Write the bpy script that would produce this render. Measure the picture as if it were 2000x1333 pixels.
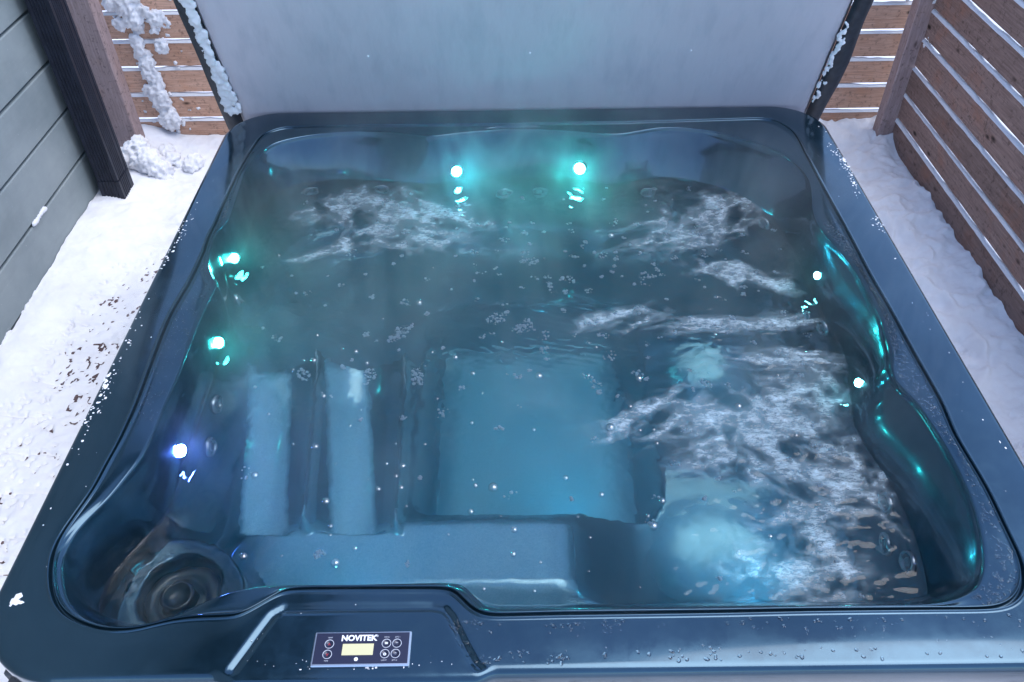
import bpy, bmesh, math, random
import numpy as np
from mathutils import Vector, Matrix

for _o in list(bpy.data.objects):
    bpy.data.objects.remove(_o)
scene = bpy.context.scene
COL = scene.collection
R = math.radians

# ------------------------------------------------------------------ camera
cam_d = bpy.data.cameras.new('camera')
cam = bpy.data.objects.new('camera', cam_d); COL.objects.link(cam)
cam.location = (-0.05555, -1.72745, 2.30349)
cam.rotation_euler = (R(47.217), R(0.5715), R(-0.5014))
cam_d.sensor_width = 36.0
cam_d.lens = 29.19
cam_d.clip_start = 0.05
cam_d.clip_end = 2000.0
scene.camera = cam

# ------------------------------------------------------------------ sky and sun (overcast winter day)
SUN_EL, SUN_ROT = R(68), R(96)
world = bpy.data.worlds.new('World'); scene.world = world
world.use_nodes = True
wn = world.node_tree.nodes; wl = world.node_tree.links
wn.clear()
w_out = wn.new('ShaderNodeOutputWorld'); w_bg = wn.new('ShaderNodeBackground')
w_sky = wn.new('ShaderNodeTexSky'); w_sky.sky_type = 'NISHITA'; w_sky.sun_disc = False
w_sky.sun_elevation = SUN_EL; w_sky.sun_rotation = SUN_ROT
w_sky.air_density = 1.0; w_sky.dust_density = 0.6; w_sky.ozone_density = 2.2
w_bg.inputs['Strength'].default_value = 0.15
wl.new(w_sky.outputs[0], w_bg.inputs['Color']); wl.new(w_bg.outputs[0], w_out.inputs['Surface'])

sun_d = bpy.data.lights.new('sun', 'SUN'); sun_d.energy = 1.15; sun_d.angle = R(50); sun_d.color = (1.0, 0.98, 0.96)
sun = bpy.data.objects.new('sun', sun_d); COL.objects.link(sun)
_sd = Vector((math.sin(SUN_ROT) * math.cos(SUN_EL), math.cos(SUN_ROT) * math.cos(SUN_EL), math.sin(SUN_EL)))
sun.rotation_euler = _sd.to_track_quat('Z', 'Y').to_euler()
sun.location = (0, 0, 12)

scene.view_settings.view_transform = 'Standard'
scene.view_settings.look = 'None'
scene.view_settings.gamma = 1.0
scene.view_settings.exposure = 1.35
scene.view_settings.use_curve_mapping = False
cy = scene.cycles
cy.use_denoising = True
cy.max_bounces = 9; cy.transmission_bounces = 7; cy.glossy_bounces = 4; cy.diffuse_bounces = 3
cy.volume_bounces = 1; cy.transparent_max_bounces = 12
cy.caustics_refractive = True; cy.caustics_reflective = True
cy.blur_glossy = 1.0
cy.sample_clamp_indirect = 6.0
cy.volume_step_rate = 3.0; cy.volume_max_steps = 24

# ------------------------------------------------------------------ measured outlines of the tub (metres, plan view)
LIP = [(-0.908, 0.77),(-0.865, 0.836),(-0.791, 0.874),(-0.714, 0.895),(-0.622, 0.907),(-0.541, 0.909),(-0.464, 0.898),(-0.393, 0.883),(-0.323, 0.87),(-0.259, 0.883),(-0.19, 0.896),(-0.074, 0.907),(0.043, 0.907),(0.079, 0.901),(0.172, 0.889),(0.252, 0.871),(0.326, 0.867),(0.39, 0.884),(0.455, 0.904),(0.506, 0.908),(0.58, 0.898),(0.668, 0.869),(0.75, 0.817),(0.802, 0.776),(0.851, 0.728),(0.886, 0.658),(0.898, 0.57),(0.882, 0.477),(0.863, 0.397),(0.858, 0.34),(0.864, 0.267),(0.885, 0.179),(0.898, 0.103),(0.902, 0.024),(0.904, -0.039),(0.9, -0.122),(0.888, -0.194),(0.88, -0.239),(0.866, -0.288),(0.862, -0.323),(0.867, -0.369),(0.882, -0.403),(0.896, -0.498),(0.902, -0.586),(0.899, -0.676),(0.886, -0.753),(0.87, -0.81),(0.851, -0.852),(0.825, -0.885),(0.793, -0.904),(0.754, -0.915),(0.712, -0.92),(0.518, -0.919),(0.325, -0.918),(0.179, -0.918),(0.034, -0.918),(-0.097, -0.916),(-0.114, -0.91),(-0.129, -0.897),(-0.144, -0.879),(-0.16, -0.866),(-0.187, -0.862),(-0.261, -0.862),(-0.38, -0.863),(-0.5, -0.863),(-0.559, -0.866),(-0.616, -0.881),(-0.658, -0.903),(-0.699, -0.925),(-0.727, -0.936),(-0.75, -0.942),(-0.784, -0.944),(-0.819, -0.942),(-0.85, -0.934),(-0.882, -0.915),(-0.913, -0.886),(-0.934, -0.852),(-0.95, -0.816),(-0.957, -0.777),(-0.952, -0.746),(-0.942, -0.709),(-0.918, -0.668),(-0.903, -0.624),(-0.891, -0.585),(-0.879, -0.54),(-0.876, -0.473),(-0.876, -0.388),(-0.872, -0.264),(-0.875, -0.129),(-0.874, -0.018),(-0.869, 0.05),(-0.875, 0.081),(-0.898, 0.122),(-0.917, 0.163),(-0.927, 0.226),(-0.929, 0.318),(-0.913, 0.395),(-0.918, 0.524),(-0.924, 0.664)]
GRV = [(0.044, 0.935),(-0.047, 0.931),(-0.542, 0.936),(-0.834, 0.931),(-0.877, 0.912),(-0.91, 0.877),(-0.923, 0.804),(-0.935, 0.684),(-0.939, 0.584),(-0.94, 0.412),(-0.937, 0.209),(-0.939, 0.076),(-0.952, -0.079),(-0.945, -0.272),(-0.939, -0.398),(-0.941, -0.503),(-0.947, -0.571),(-0.952, -0.638),(-0.967, -0.71),(-0.976, -0.758),(-0.974, -0.797),(-0.962, -0.838),(-0.94, -0.882),(-0.915, -0.913),(-0.885, -0.934),(-0.852, -0.948),(-0.819, -0.957),(-0.787, -0.959),(-0.748, -0.956),(-0.706, -0.943),(-0.661, -0.936),(-0.572, -0.932),(-0.547, -0.919),(-0.526, -0.9),(-0.504, -0.883),(-0.455, -0.879),(-0.2, -0.882),(-0.173, -0.888),(-0.155, -0.907),(-0.137, -0.925),(-0.119, -0.935),(-0.096, -0.939),(0.033, -0.938),(0.319, -0.938),(0.492, -0.937),(0.709, -0.938),(0.827, -0.938),(0.866, -0.929),(0.897, -0.906),(0.918, -0.875),(0.93, -0.835),(0.933, -0.77),(0.937, -0.664),(0.93, -0.516),(0.937, -0.416),(0.933, -0.25),(0.931, -0.099),(0.926, 0.055),(0.926, 0.274),(0.923, 0.486),(0.923, 0.692),(0.921, 0.847),(0.884, 0.924),(0.84, 0.948),(0.776, 0.948),(0.332, 0.934)]
WAT = [(-0.864, 0.769),(-0.807, 0.811),(-0.727, 0.831),(-0.658, 0.841),(-0.55, 0.831),(-0.43, 0.815),(-0.311, 0.803),(-0.195, 0.829),(-0.076, 0.84),(0.043, 0.847),(0.079, 0.84),(0.16, 0.822),(0.235, 0.797),(0.304, 0.787),(0.381, 0.805),(0.46, 0.824),(0.554, 0.813),(0.642, 0.775),(0.724, 0.716),(0.771, 0.648),(0.808, 0.573),(0.831, 0.456),(0.841, 0.334),(0.842, 0.195),(0.843, 0.09),(0.854, -0.009),(0.854, -0.073),(0.848, -0.154),(0.839, -0.205),(0.811, -0.291),(0.8, -0.352),(0.806, -0.417),(0.818, -0.478),(0.829, -0.543),(0.833, -0.636),(0.83, -0.699),(0.822, -0.76),(0.812, -0.804),(0.802, -0.834),(0.55, -0.84),(0.0, -0.84),(-0.4, -0.84),(-0.72, -0.88),(-0.919, -0.854),(-0.934, -0.809),(-0.935, -0.77),(-0.924, -0.729),(-0.902, -0.686),(-0.874, -0.632),(-0.858, -0.587),(-0.853, -0.526),(-0.86, -0.422),(-0.863, -0.318),(-0.864, -0.221),(-0.866, -0.12),(-0.875, -0.05),(-0.886, 0.035),(-0.902, 0.148),(-0.915, 0.244),(-0.938, 0.295),(-0.95, 0.4),(-0.93, 0.539),(-0.908, 0.674)]

# ------------------------------------------------------------------ helpers
rng = np.random.default_rng(7)
random.seed(7)

def link(name, me, parent=None, loc=None):
    o = bpy.data.objects.new(name, me); COL.objects.link(o)
    if parent is not None: o.parent = parent
    if loc is not None: o.location = loc
    return o

def tag(o, label=None, cat=None, group=None, kind=None):
    if label: o['label'] = label
    if cat: o['category'] = cat
    if group: o['group'] = group
    if kind: o['kind'] = kind
    return o

def empty(name, loc=(0, 0, 0)):
    o = bpy.data.objects.new(name, None); COL.objects.link(o); o.location = loc
    o.empty_display_size = 0.1
    return o

def mesh_np(name, verts, faces, mat, smooth=False):
    me = bpy.data.meshes.new(name)
    me.from_pydata([tuple(v) for v in verts], [], [tuple(f) for f in faces])
    if mat: me.materials.append(mat)
    if smooth:
        me.polygons.foreach_set('use_smooth', [True] * len(me.polygons))
    me.update()
    return me

def quads_np(name, V, F, mat, smooth=True):
    """fast mesh from numpy verts and quad/tri faces"""
    me = bpy.data.meshes.new(name)
    V = np.asarray(V, dtype=np.float32); F = np.asarray(F, dtype=np.int32)
    n, k = F.shape
    me.vertices.add(len(V)); me.vertices.foreach_set('co', V.ravel())
    me.loops.add(n * k); me.loops.foreach_set('vertex_index', F.ravel())
    me.polygons.add(n)
    me.polygons.foreach_set('loop_start', np.arange(n, dtype=np.int32) * k)
    me.polygons.foreach_set('loop_total', np.full(n, k, dtype=np.int32))
    if smooth: me.polygons.foreach_set('use_smooth', np.ones(n, dtype=bool))
    if mat: me.materials.append(mat)
    me.update(calc_edges=True); me.validate()
    return me

def bm_mesh(name, bm, mat, smooth=False):
    me = bpy.data.meshes.new(name); bm.to_mesh(me); bm.free()
    if mat: me.materials.append(mat)
    if smooth: me.polygons.foreach_set('use_smooth', [True] * len(me.polygons))
    return me

def add_box(bm, lo, hi, bevel=0.0, mat=None):
    lo = Vector(lo); hi = Vector(hi)
    r = bmesh.ops.create_cube(bm, size=1.0)
    vs = r['verts']
    bmesh.ops.scale(bm, verts=vs, vec=hi - lo)
    bmesh.ops.translate(bm, verts=vs, vec=(lo + hi) / 2)
    if bevel > 0:
        es = list({e for v in vs for e in v.link_edges})
        bmesh.ops.bevel(bm, geom=es, offset=bevel, segments=1, affect='EDGES', profile=0.5)

def box_mesh(name, lo, hi, mat, bevel=0.0):
    bm = bmesh.new(); add_box(bm, lo, hi, bevel)
    return bm_mesh(name, bm, mat)

def smoothstep(a, b, x):
    t = np.clip((x - a) / (b - a), 0, 1)
    return t * t * (3 - 2 * t)

# numpy value noise
_T = [rng.random((256, 256)) for _ in range(8)]
def vnoise(x, y, s=0):
    T = _T[s % 8]
    xi = np.floor(x).astype(int); yi = np.floor(y).astype(int)
    fx = x - xi; fy = y - yi
    fx = fx * fx * (3 - 2 * fx); fy = fy * fy * (3 - 2 * fy)
    o = 37 * s
    a = T[(xi + o) % 256, (yi + o) % 256]; b = T[(xi + 1 + o) % 256, (yi + o) % 256]
    c = T[(xi + o) % 256, (yi + 1 + o) % 256]; d = T[(xi + 1 + o) % 256, (yi + 1 + o) % 256]
    return (a * (1 - fx) + b * fx) * (1 - fy) + (c * (1 - fx) + d * fx) * fy
def fbm(x, y, oct=4, s=0, gain=0.5):
    v = 0; a = 1; t = 0
    for i in range(oct):
        v = v + a * vnoise(x * 2 ** i, y * 2 ** i, s + i); t += a; a *= gain
    return v / t

# ------------------------------------------------------------------ material helpers
class NT:
    def __init__(self, name):
        self.m = bpy.data.materials.new(name); self.m.use_nodes = True
        self.t = self.m.node_tree; self.n = self.t.nodes; self.l = self.t.links
        self.b = self.n['Principled BSDF']; self.out = self.n['Material Output']
    def new(self, typ, **kw):
        n = self.n.new(typ)
        for k, v in kw.items(): setattr(n, k, v)
        return n
    def link(self, a, b): self.l.new(a, b)
    def coord(self, scale=(1, 1, 1), src='Object'):
        tc = self.new('ShaderNodeTexCoord'); mp = self.new('ShaderNodeMapping')
        mp.inputs['Scale'].default_value = scale
        self.link(tc.outputs[src], mp.inputs['Vector'])
        return mp.outputs['Vector']
    def geo(self, scale=(1, 1, 1)):
        g = self.new('ShaderNodeNewGeometry'); mp = self.new('ShaderNodeMapping')
        mp.inputs['Scale'].default_value = scale
        self.link(g.outputs['Position'], mp.inputs['Vector'])
        return mp.outputs['Vector']
    def noise(self, vec, scale, detail=4, rough=0.55, dist=0.0):
        n = self.new('ShaderNodeTexNoise')
        n.inputs['Scale'].default_value = scale; n.inputs['Detail'].default_value = detail
        n.inputs['Roughness'].default_value = rough; n.inputs['Distortion'].default_value = dist
        if vec is not None: self.link(vec, n.inputs['Vector'])
        return n.outputs['Fac']
    def ramp(self, fac, stops):
        r = self.new('ShaderNodeValToRGB')
        e = r.color_ramp.elements
        while len(e) > 1: e.remove(e[0])
        for i, (p, c) in enumerate(stops):
            if i == 0: e[0].position = p; q = e[0]
            else: q = e.new(p)
            q.color = (c, c, c, 1) if isinstance(c, (int, float)) else (*c, 1)
        self.link(fac, r.inputs['Fac'])
        return r.outputs['Color']
    def mix(self, fac, a, b, mode='MIX'):
        m = self.new('ShaderNodeMix', data_type='RGBA', blend_type=mode)
        for sock, v in ((m.inputs[0], fac), (m.inputs[6], a), (m.inputs[7], b)):
            if isinstance(v, (int, float)): sock.default_value = v
            elif isinstance(v, tuple): sock.default_value = (*v, 1) if len(v) == 3 else v
            else: self.link(v, sock)
        return m.outputs[2]
    def math(self, op, a, b=None):
        m = self.new('ShaderNodeMath', operation=op)
        for sock, v in ((m.inputs[0], a), (m.inputs[1], b)):
            if v is None: continue
            if isinstance(v, (int, float)): sock.default_value = v
            else: self.link(v, sock)
        return m.outputs[0]
    def bump(self, h, strength=0.3, dist=0.01, normal=None):
        b = self.new('ShaderNodeBump'); b.inputs['Strength'].default_value = strength
        b.inputs['Distance'].default_value = dist; self.link(h, b.inputs['Height'])
        if normal is not None: self.link(normal, b.inputs['Normal'])
        return b.outputs['Normal']
    def set(self, **kw):
        for k, v in kw.items():
            s = self.b.inputs[k.replace('_', ' ')]
            if isinstance(v, (int, float)): s.default_value = v
            elif isinstance(v, tuple): s.default_value = (*v, 1) if len(v) == 3 and s.type == 'RGBA' else v
            else: self.link(v, s)
        return self

def simple(name, col, rough=0.5, metal=0.0, **kw):
    m = NT(name); m.set(Base_Color=col, Roughness=rough, Metallic=metal, **kw); return m.m

# --- snow
t = NT('snow'); v = t.geo()
n1 = t.noise(v, 9, 5, 0.6); n2 = t.noise(v, 160, 3, 0.6)
t.set(Base_Color=t.ramp(n1, [(0.3, (0.70, 0.70, 0.74)), (0.7, (0.80, 0.80, 0.83))]), Roughness=0.75)
t.b.inputs['Specular IOR Level'].default_value = 0.25
t.link(t.bump(n2, 0.35, 0.004, t.bump(n1, 0.3, 0.02)), t.b.inputs['Normal'])
M_SNOW = t.m

# --- wood, weathered slats (grain along X of the object)
def wood(name, c0, c1, red, grey=0.5):
    t = NT(name); oi = t.new('ShaderNodeObjectInfo')
    tc = t.new('ShaderNodeTexCoord'); mp = t.new('ShaderNodeMapping')
    mp.inputs['Scale'].default_value = (1, 1, 1)
    cmb = t.new('ShaderNodeCombineXYZ')
    for i, k in enumerate((37.0, 11.0, 23.0)):
        t.link(t.math('MULTIPLY', oi.outputs['Random'], k), cmb.inputs[i])
    t.link(tc.outputs['Object'], mp.inputs['Vector']); t.link(cmb.outputs[0], mp.inputs['Location'])
    v = mp.outputs['Vector']
    st = t.new('ShaderNodeMapping'); st.inputs['Scale'].default_value = (1.6, 28, 28); t.link(v, st.inputs['Vector'])
    g = t.noise(st.outputs['Vector'], 3.0, 6, 0.65, 0.6)
    st2 = t.new('ShaderNodeMapping'); st2.inputs['Scale'].default_value = (6, 120, 120); t.link(v, st2.inputs['Vector'])
    g2 = t.noise(st2.outputs['Vector'], 2.0, 4, 0.6)
    blot = t.noise(v, 4.5, 5, 0.65); fine = t.noise(v, 45, 4, 0.7)
    base = t.ramp(g, [(0.25, c0), (0.75, c1)])
    base = t.mix(t.ramp(blot, [(0.52, 0.0), (0.68, grey)]), base, red)
    base = t.mix(t.ramp(fine, [(0.55, 0.0), (0.68, 0.7)]), base, tuple(x * 0.28 for x in c0))
    base = t.mix(t.ramp(g2, [(0.35, 0.45), (0.6, 0.0)]), base, tuple(x * 0.5 for x in c0))
    vo = t.new('ShaderNodeTexVoronoi'); vo.inputs['Scale'].default_value = 4.2
    st3 = t.new('ShaderNodeMapping'); st3.inputs['Scale'].default_value = (1, 2.2, 2.2); t.link(v, st3.inputs['Vector'])
    t.link(st3.outputs['Vector'], vo.inputs['Vector'])
    knot = t.ramp(vo.outputs['Distance'], [(0.05, 1.0), (0.12, 0.0)])
    base = t.mix(knot, base, (0.035, 0.02, 0.016))
    hv = t.new('ShaderNodeHueSaturation'); hv.inputs['Saturation'].default_value = 1.0
    t.link(t.math('ADD', t.math('MULTIPLY', oi.outputs['Random'], 0.35), 0.82), hv.inputs['Value'])
    t.link(base, hv.inputs['Color'])
    t.set(Base_Color=hv.outputs[0], Roughness=0.72)
    t.b.inputs['Specular IOR Level'].default_value = 0.3
    t.link(t.bump(g2, 0.25, 0.002, t.bump(g, 0.35, 0.004)), t.b.inputs['Normal'])
    return t.m
M_SLAT = wood('weathered_slat', (0.22, 0.140, 0.120), (0.36, 0.250, 0.220), (0.36, 0.16, 0.10), 0.6)
M_SLAT_BACK = wood('cedar_slat', (0.54, 0.30, 0.205), (0.72, 0.46, 0.345), (0.60, 0.28, 0.15))
M_POST = wood('post_wood', (0.30, 0.215, 0.21), (0.44, 0.335, 0.33), (0.36, 0.22, 0.18))
M_DECK = wood('deck_plank', (0.085, 0.055, 0.058), (0.15, 0.10, 0.105), (0.13, 0.07, 0.065))

# --- painted siding
t = NT('siding_paint'); v = t.geo((1, 1, 1))
st = t.geo((14, 1.3, 14)); g = t.noise(st, 6, 5, 0.6); s1 = t.noise(v, 3, 4, 0.6); sp = t.noise(v, 120, 2, 0.5)
base = t.ramp(s1, [(0.3, (0.195, 0.235, 0.245)), (0.7, (0.285, 0.325, 0.330))])
base = t.mix(t.ramp(t.noise(t.geo((30, 0.8, 4)), 3, 5, 0.65), [(0.5, 0.0), (0.75, 0.35)]), base, (0.15, 0.18, 0.185))
base = t.mix(t.ramp(sp, [(0.73, 0.0), (0.78, 0.6)]), base, (0.5, 0.52, 0.55))
t.set(Base_Color=base, Roughness=0.62)
t.link(t.bump(g, 0.12, 0.003), t.b.inputs['Normal'])
M_SIDING = t.m

# --- dark painted metal
t = NT('downpipe_metal'); v = t.geo(); n1 = t.noise(v, 25, 4)
t.set(Base_Color=t.ramp(n1, [(0.3, (0.009, 0.011, 0.020)), (0.7, (0.016, 0.020, 0.034))]), Roughness=0.45)
t.b.inputs['Specular IOR Level'].default_value = 0.3
M_PIPE = t.m

# --- cover liner (pale vinyl underside) and dark skirt
t = NT('cover_liner'); v = t.geo(); n1 = t.noise(v, 1.8, 5, 0.55); n3 = t.noise(t.geo((3, 3, 0.5)), 3, 4)
n2 = t.noise(v, 220, 3, 0.6)
base = t.ramp(n1, [(0.3, (0.50, 0.475, 0.53)), (0.7, (0.57, 0.54, 0.59))])
base = t.mix(t.ramp(t.noise(t.geo((7, 7, 0.35)), 2.2, 5, 0.6), [(0.48, 0.0), (0.75, 0.5)]), base, (0.36, 0.37, 0.43))
t.set(Base_Color=base, Roughness=0.5)
t.link(t.bump(n2, 0.05, 0.002, t.bump(n3, 0.35, 0.012)), t.b.inputs['Normal'])
M_LINER = t.m
t = NT('cover_vinyl'); v = t.geo(); n1 = t.noise(v, 40, 4); n2 = t.noise(v, 300, 2)
t.set(Base_Color=t.ramp(n1, [(0.3, (0.010, 0.014, 0.022)), (0.75, (0.030, 0.038, 0.052))]), Roughness=0.5)
t.link(t.bump(n2, 0.25, 0.001, t.bump(n1, 0.3, 0.004)), t.b.inputs['Normal'])
M_VINYL = t.m

# --- acrylic shell
t = NT('acrylic_shell'); v = t.geo()
n1 = t.noise(v, 3.0, 5, 0.55); n2 = t.noise(v, 30, 4, 0.6); nw = t.noise(t.geo((1, 1, 1)), 14, 3, 0.5)
spk = t.noise(v, 420, 2, 0.5)
base = t.ramp(n1, [(0.3, (0.015, 0.048, 0.078)), (0.7, (0.027, 0.071, 0.110))])
base = t.mix(t.ramp(spk, [(0.70, 0.0), (0.78, 0.5)]), base, (0.10, 0.15, 0.22))
rough = t.ramp(t.math('ADD', t.math('MULTIPLY', n2, 0.4), t.math('MULTIPLY', t.noise(v, 7, 4, 0.6, 0.5), 0.6)), [(0.38, 0.09), (0.62, 0.27)])
fa = t.new('ShaderNodeAttribute'); fa.attribute_name = 'lit_floor'       # underwater brightness painted into the floor, bench and trough colour
glow_noise = t.noise(v, 240, 3, 0.6)
base = t.mix(fa.outputs['Fac'], base, t.ramp(glow_noise, [(0.3, (0.14, 0.27, 0.38)), (0.7, (0.23, 0.38, 0.50))]))
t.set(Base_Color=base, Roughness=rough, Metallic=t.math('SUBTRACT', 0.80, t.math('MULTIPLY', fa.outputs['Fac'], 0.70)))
t.b.inputs['Specular IOR Level'].default_value = 0.6
t.b.inputs['Coat Weight'].default_value = 0.6; t.b.inputs['Coat Roughness'].default_value = 0.08
t.link(t.bump(nw, 0.02, 0.01), t.b.inputs['Normal'])
M_SHELL = t.m
t = NT('cabinet_panel'); v = t.geo((2, 2, 20)); n1 = t.noise(v, 6, 4)
t.set(Base_Color=t.ramp(n1, [(0.3, (0.05, 0.055, 0.065)), (0.7, (0.08, 0.085, 0.10))]), Roughness=0.6)
M_CAB = t.m

M_CHROME = simple('brushed_steel', (0.62, 0.64, 0.70), 0.28, 1.0)
M_JET = simple('jet_trim', (0.22, 0.25, 0.29), 0.25, 0.6)
M_DARK = simple('dark_plastic', (0.012, 0.014, 0.02), 0.35)
M_GREYP = simple('grey_plastic', (0.10, 0.12, 0.15), 0.4)
M_FACE = simple('panel_face', (0.016, 0.018, 0.045), 0.3)
M_PRINT = simple('white_print', (0.85, 0.85, 0.90), 0.5)
M_PRINTDIM = simple('grey_print', (0.45, 0.46, 0.52), 0.5)
M_RED = simple('red_print', (0.30, 0.02, 0.03), 0.5)
m = NT('lcd_screen'); m.set(Base_Color=(0.46, 0.44, 0.28), Roughness=0.3, Emission_Color=(1.0, 0.90, 0.50), Emission_Strength=0.10); M_LCD = m.m
def led(name, col, s, fall=True):
    """frosted lens: brightest where it is seen straight on"""
    m = NT(name); lw_ = m.new('ShaderNodeLayerWeight'); lw_.inputs['Blend'].default_value = 0.5
    k = m.ramp(lw_.outputs['Facing'], [(0.0, 1.0), (0.35, 0.35), (0.7, 0.04), (1.0, 0.004)])
    m.set(Base_Color=(0.3, 0.4, 0.4), Roughness=0.25, Emission_Color=col, Emission_Strength=(m.math('MULTIPLY', k, s) if fall else s)); return m.m

# ------------------------------------------------------------------ ground, deck
g = link('ground', mesh_np('ground', [(-900, -900, -0.16), (900, -900, -0.16), (900, 900, -0.16), (-900, 900, -0.16)], [(0, 1, 2, 3)], M_SNOW))
tag(g, kind='structure')

deck = link('deck', box_mesh('deck', (-2.3, -2.6, -0.15), (2.2, 2.6, -0.035), M_DECK))
tag(deck, kind='structure')
PITCH = 0.1753
pl_me = []
for k in range(4):
    bm = bmesh.new(); add_box(bm, (-2.2, -0.083, -0.032), (2.15, 0.083, 0.0), 0.003)
    pl_me.append(bm_mesh('plank', bm, M_DECK))
y = 0.192 + PITCH * 12 + PITCH / 2
i = 0
while y > -2.5:
    p = link('plank', pl_me[i % 4], deck, (0, y, rng.uniform(-0.002, 0.002))); y -= PITCH; i += 1

# ------------------------------------------------------------------ house wall with lap siding
XW = -2.086
wall = empty('house_wall', (XW, 0, 0))
tag(wall, 'grey green painted lap siding wall beside the snowy deck', 'wall')
sheath = link('sheathing', box_mesh('sheathing', (-0.25, -3.2, -0.1), (-0.022, 1.929, 4.6), M_SIDING), wall)
bm = bmesh.new(); add_box(bm, (-0.024, -3.2, 0.0), (0.0, 1.93, 0.211), 0.004)
lb = bm_mesh('siding_board', bm, M_SIDING)
for k in range(-1, 9):
    s = link('siding_board', lb, wall, (rng.uniform(-0.001, 0.001), 0, 0.0718 + 0.224 * k)); s.rotation_euler = (0, rng.uniform(-0.006, 0.006), 0)
bm = bmesh.new()
for k in range(9, 20):
    z0 = 0.0655 + 0.224 * k
    add_box(bm, (-0.026, -3.2, z0), (0.0, 1.93, z0 + 0.215))
ev = link('added_eave', box_mesh('added_eave', (-0.25, -3.4, 4.6), (0.75, 2.1, 4.78), M_PIPE), wall)  # unseen roof overhang, added to darken reflections on the left
upp = link('upper_siding', bm_mesh('upper_siding', bm, M_SIDING), wall); upp['kind'] = 'stuff'

# ------------------------------------------------------------------ downpipe
dp = empty('downpipe', (-1.992, 1.80, 0))
tag(dp, 'dark ribbed metal downpipe at the corner of the siding wall', 'downpipe')
def ribbed(w, d, ribs, depth):
    """closed profile of a rectangular pipe with ribs on the faces"""
    pts = []
    def side(p0, p1, nrm):
        L = (Vector(p1) - Vector(p0)).length; n = ribs * 4
        for i in range(n):
            t_ = i / n
            q = Vector(p0).lerp(Vector(p1), t_)
            inn = 0.16 < t_ < 0.84 and (i % 4) in (1, 2)
            pts.append(q - Vector(nrm) * (depth if inn else 0))
    side((-w, -d), (w, -d), (0, -1)); side((w, -d), (w, d), (1, 0)); side((w, d), (-w, d), (0, 1)); side((-w, d), (-w, -d), (-1, 0))
    return pts
def extrude(name, pts, z0, z1, mat):
    n = len(pts)
    V = [(p[0], p[1], z0) for p in pts] + [(p[0], p[1], z1) for p in pts]
    F = [(i, (i + 1) % n, (i + 1) % n + n, i + n) for i in range(n)] + [tuple(range(n))[::-1], tuple(range(n, 2 * n))]
    return mesh_np(name, V, F, mat)
link('pipe', extrude('pipe', ribbed(0.049, 0.056, 7, 0.0045), 0.16, 3.6, M_PIPE), dp)
link('outlet_sleeve', extrude('outlet_sleeve', ribbed(0.053, 0.060, 7, 0.004), 0.0, 0.17, M_PIPE), dp)
bm = bmesh.new()
add_box(bm, (-0.066, -0.062, 1.35), (0.055, 0.062, 1.38), 0.001)
link('bracket', bm_mesh('bracket', bm, M_PIPE), dp)
bm = bmesh.new(); add_box(bm, (-0.094, 0.058, 0.0), (0.052, 0.078, 3.6), 0.003)
link('corner_trim', bm_mesh('corner_trim', bm, M_PIPE), dp)

# ------------------------------------------------------------------ slat fences
def slat_mesh(L, mat, h=0.120, th=0.021):
    n = max(8, int(L / 0.25))
    bm = bmesh.new()
    add_box(bm, (-L / 2, -th / 2, -h / 2), (L / 2, th / 2, h / 2), 0.0025)
    return bm_mesh('slat', bm, mat)
fb = empty('slat_fence', (0, 2.373, 0))
tag(fb, 'cedar slat fence behind the raised tub cover', 'fence')
sb_me = slat_mesh(4.1, M_SLAT_BACK)
for k in range(11):
    s = link('slat', sb_me, fb, (-0.02, 0.0, 0.029 + 0.1425 * k - 0.0712)); s.rotation_euler = (rng.uniform(-0.01, 0.01), 0, 0)
def post_mesh(w, d, h, ch=0.0):
    bm = bmesh.new(); add_box(bm, (-w / 2, -d / 2, 0), (w / 2, d / 2, h), 0.004)
    bmesh.ops.rotate(bm, verts=bm.verts, cent=(0, 0, 0), matrix=Matrix.Rotation(R(-90), 3, 'Y'))   # grain along X
    return bm_mesh('post', bm, M_POST)
def add_post(parent, x, y, w, d, h=2.0):
    me = post_mesh(w, d, h)
    o = link('post', me, parent, (x, y, 0)); o.rotation_euler = (0, R(90), 0)
    return o
def upright(parent, name, x, y, w, d, z0, z1, mat=M_POST, bev=0.004):
    """board standing upright: built along its own X so the grain runs up it"""
    bm = bmesh.new(); add_box(bm, (0, -d / 2, -w / 2), (z1 - z0, d / 2, w / 2), bev)
    o = link(name, bm_mesh(name, bm, mat), parent, (x, y, z0)); o.rotation_euler = (0, R(-90), 0)
    return o
upright(fb, 'post', -2.045, -0.16, 0.115, 0.10, 0, 1.6)
upright(fb, 'post', 0.0, 0.06, 0.09, 0.09, 0, 1.6)
fr = empty('slat_fence', (1.957, 0, 0))
tag(fr, 'grey brown slat fence running along the deck with snow on each slat', 'fence')
sr_me = slat_mesh(4.75, M_SLAT)
for k in range(9):
    s = link('slat', sr_me, fr, (rng.uniform(-0.002, 0.002), 2.29 - 4.75 / 2, 0.207 + 0.1412 * (k - 1) - 0.0706 + rng.uniform(-0.002, 0.002))); s.rotation_euler = (rng.uniform(-0.03, 0.03), rng.uniform(-0.0012, 0.0012), R(90))
upright(fr, 'post', 1.915 - 1.957, 2.225, 0.085, 0.075, 0, 1.6)
upright(fr, 'post', 0.06, -1.3, 0.09, 0.09, 0, 1.6)

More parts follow.
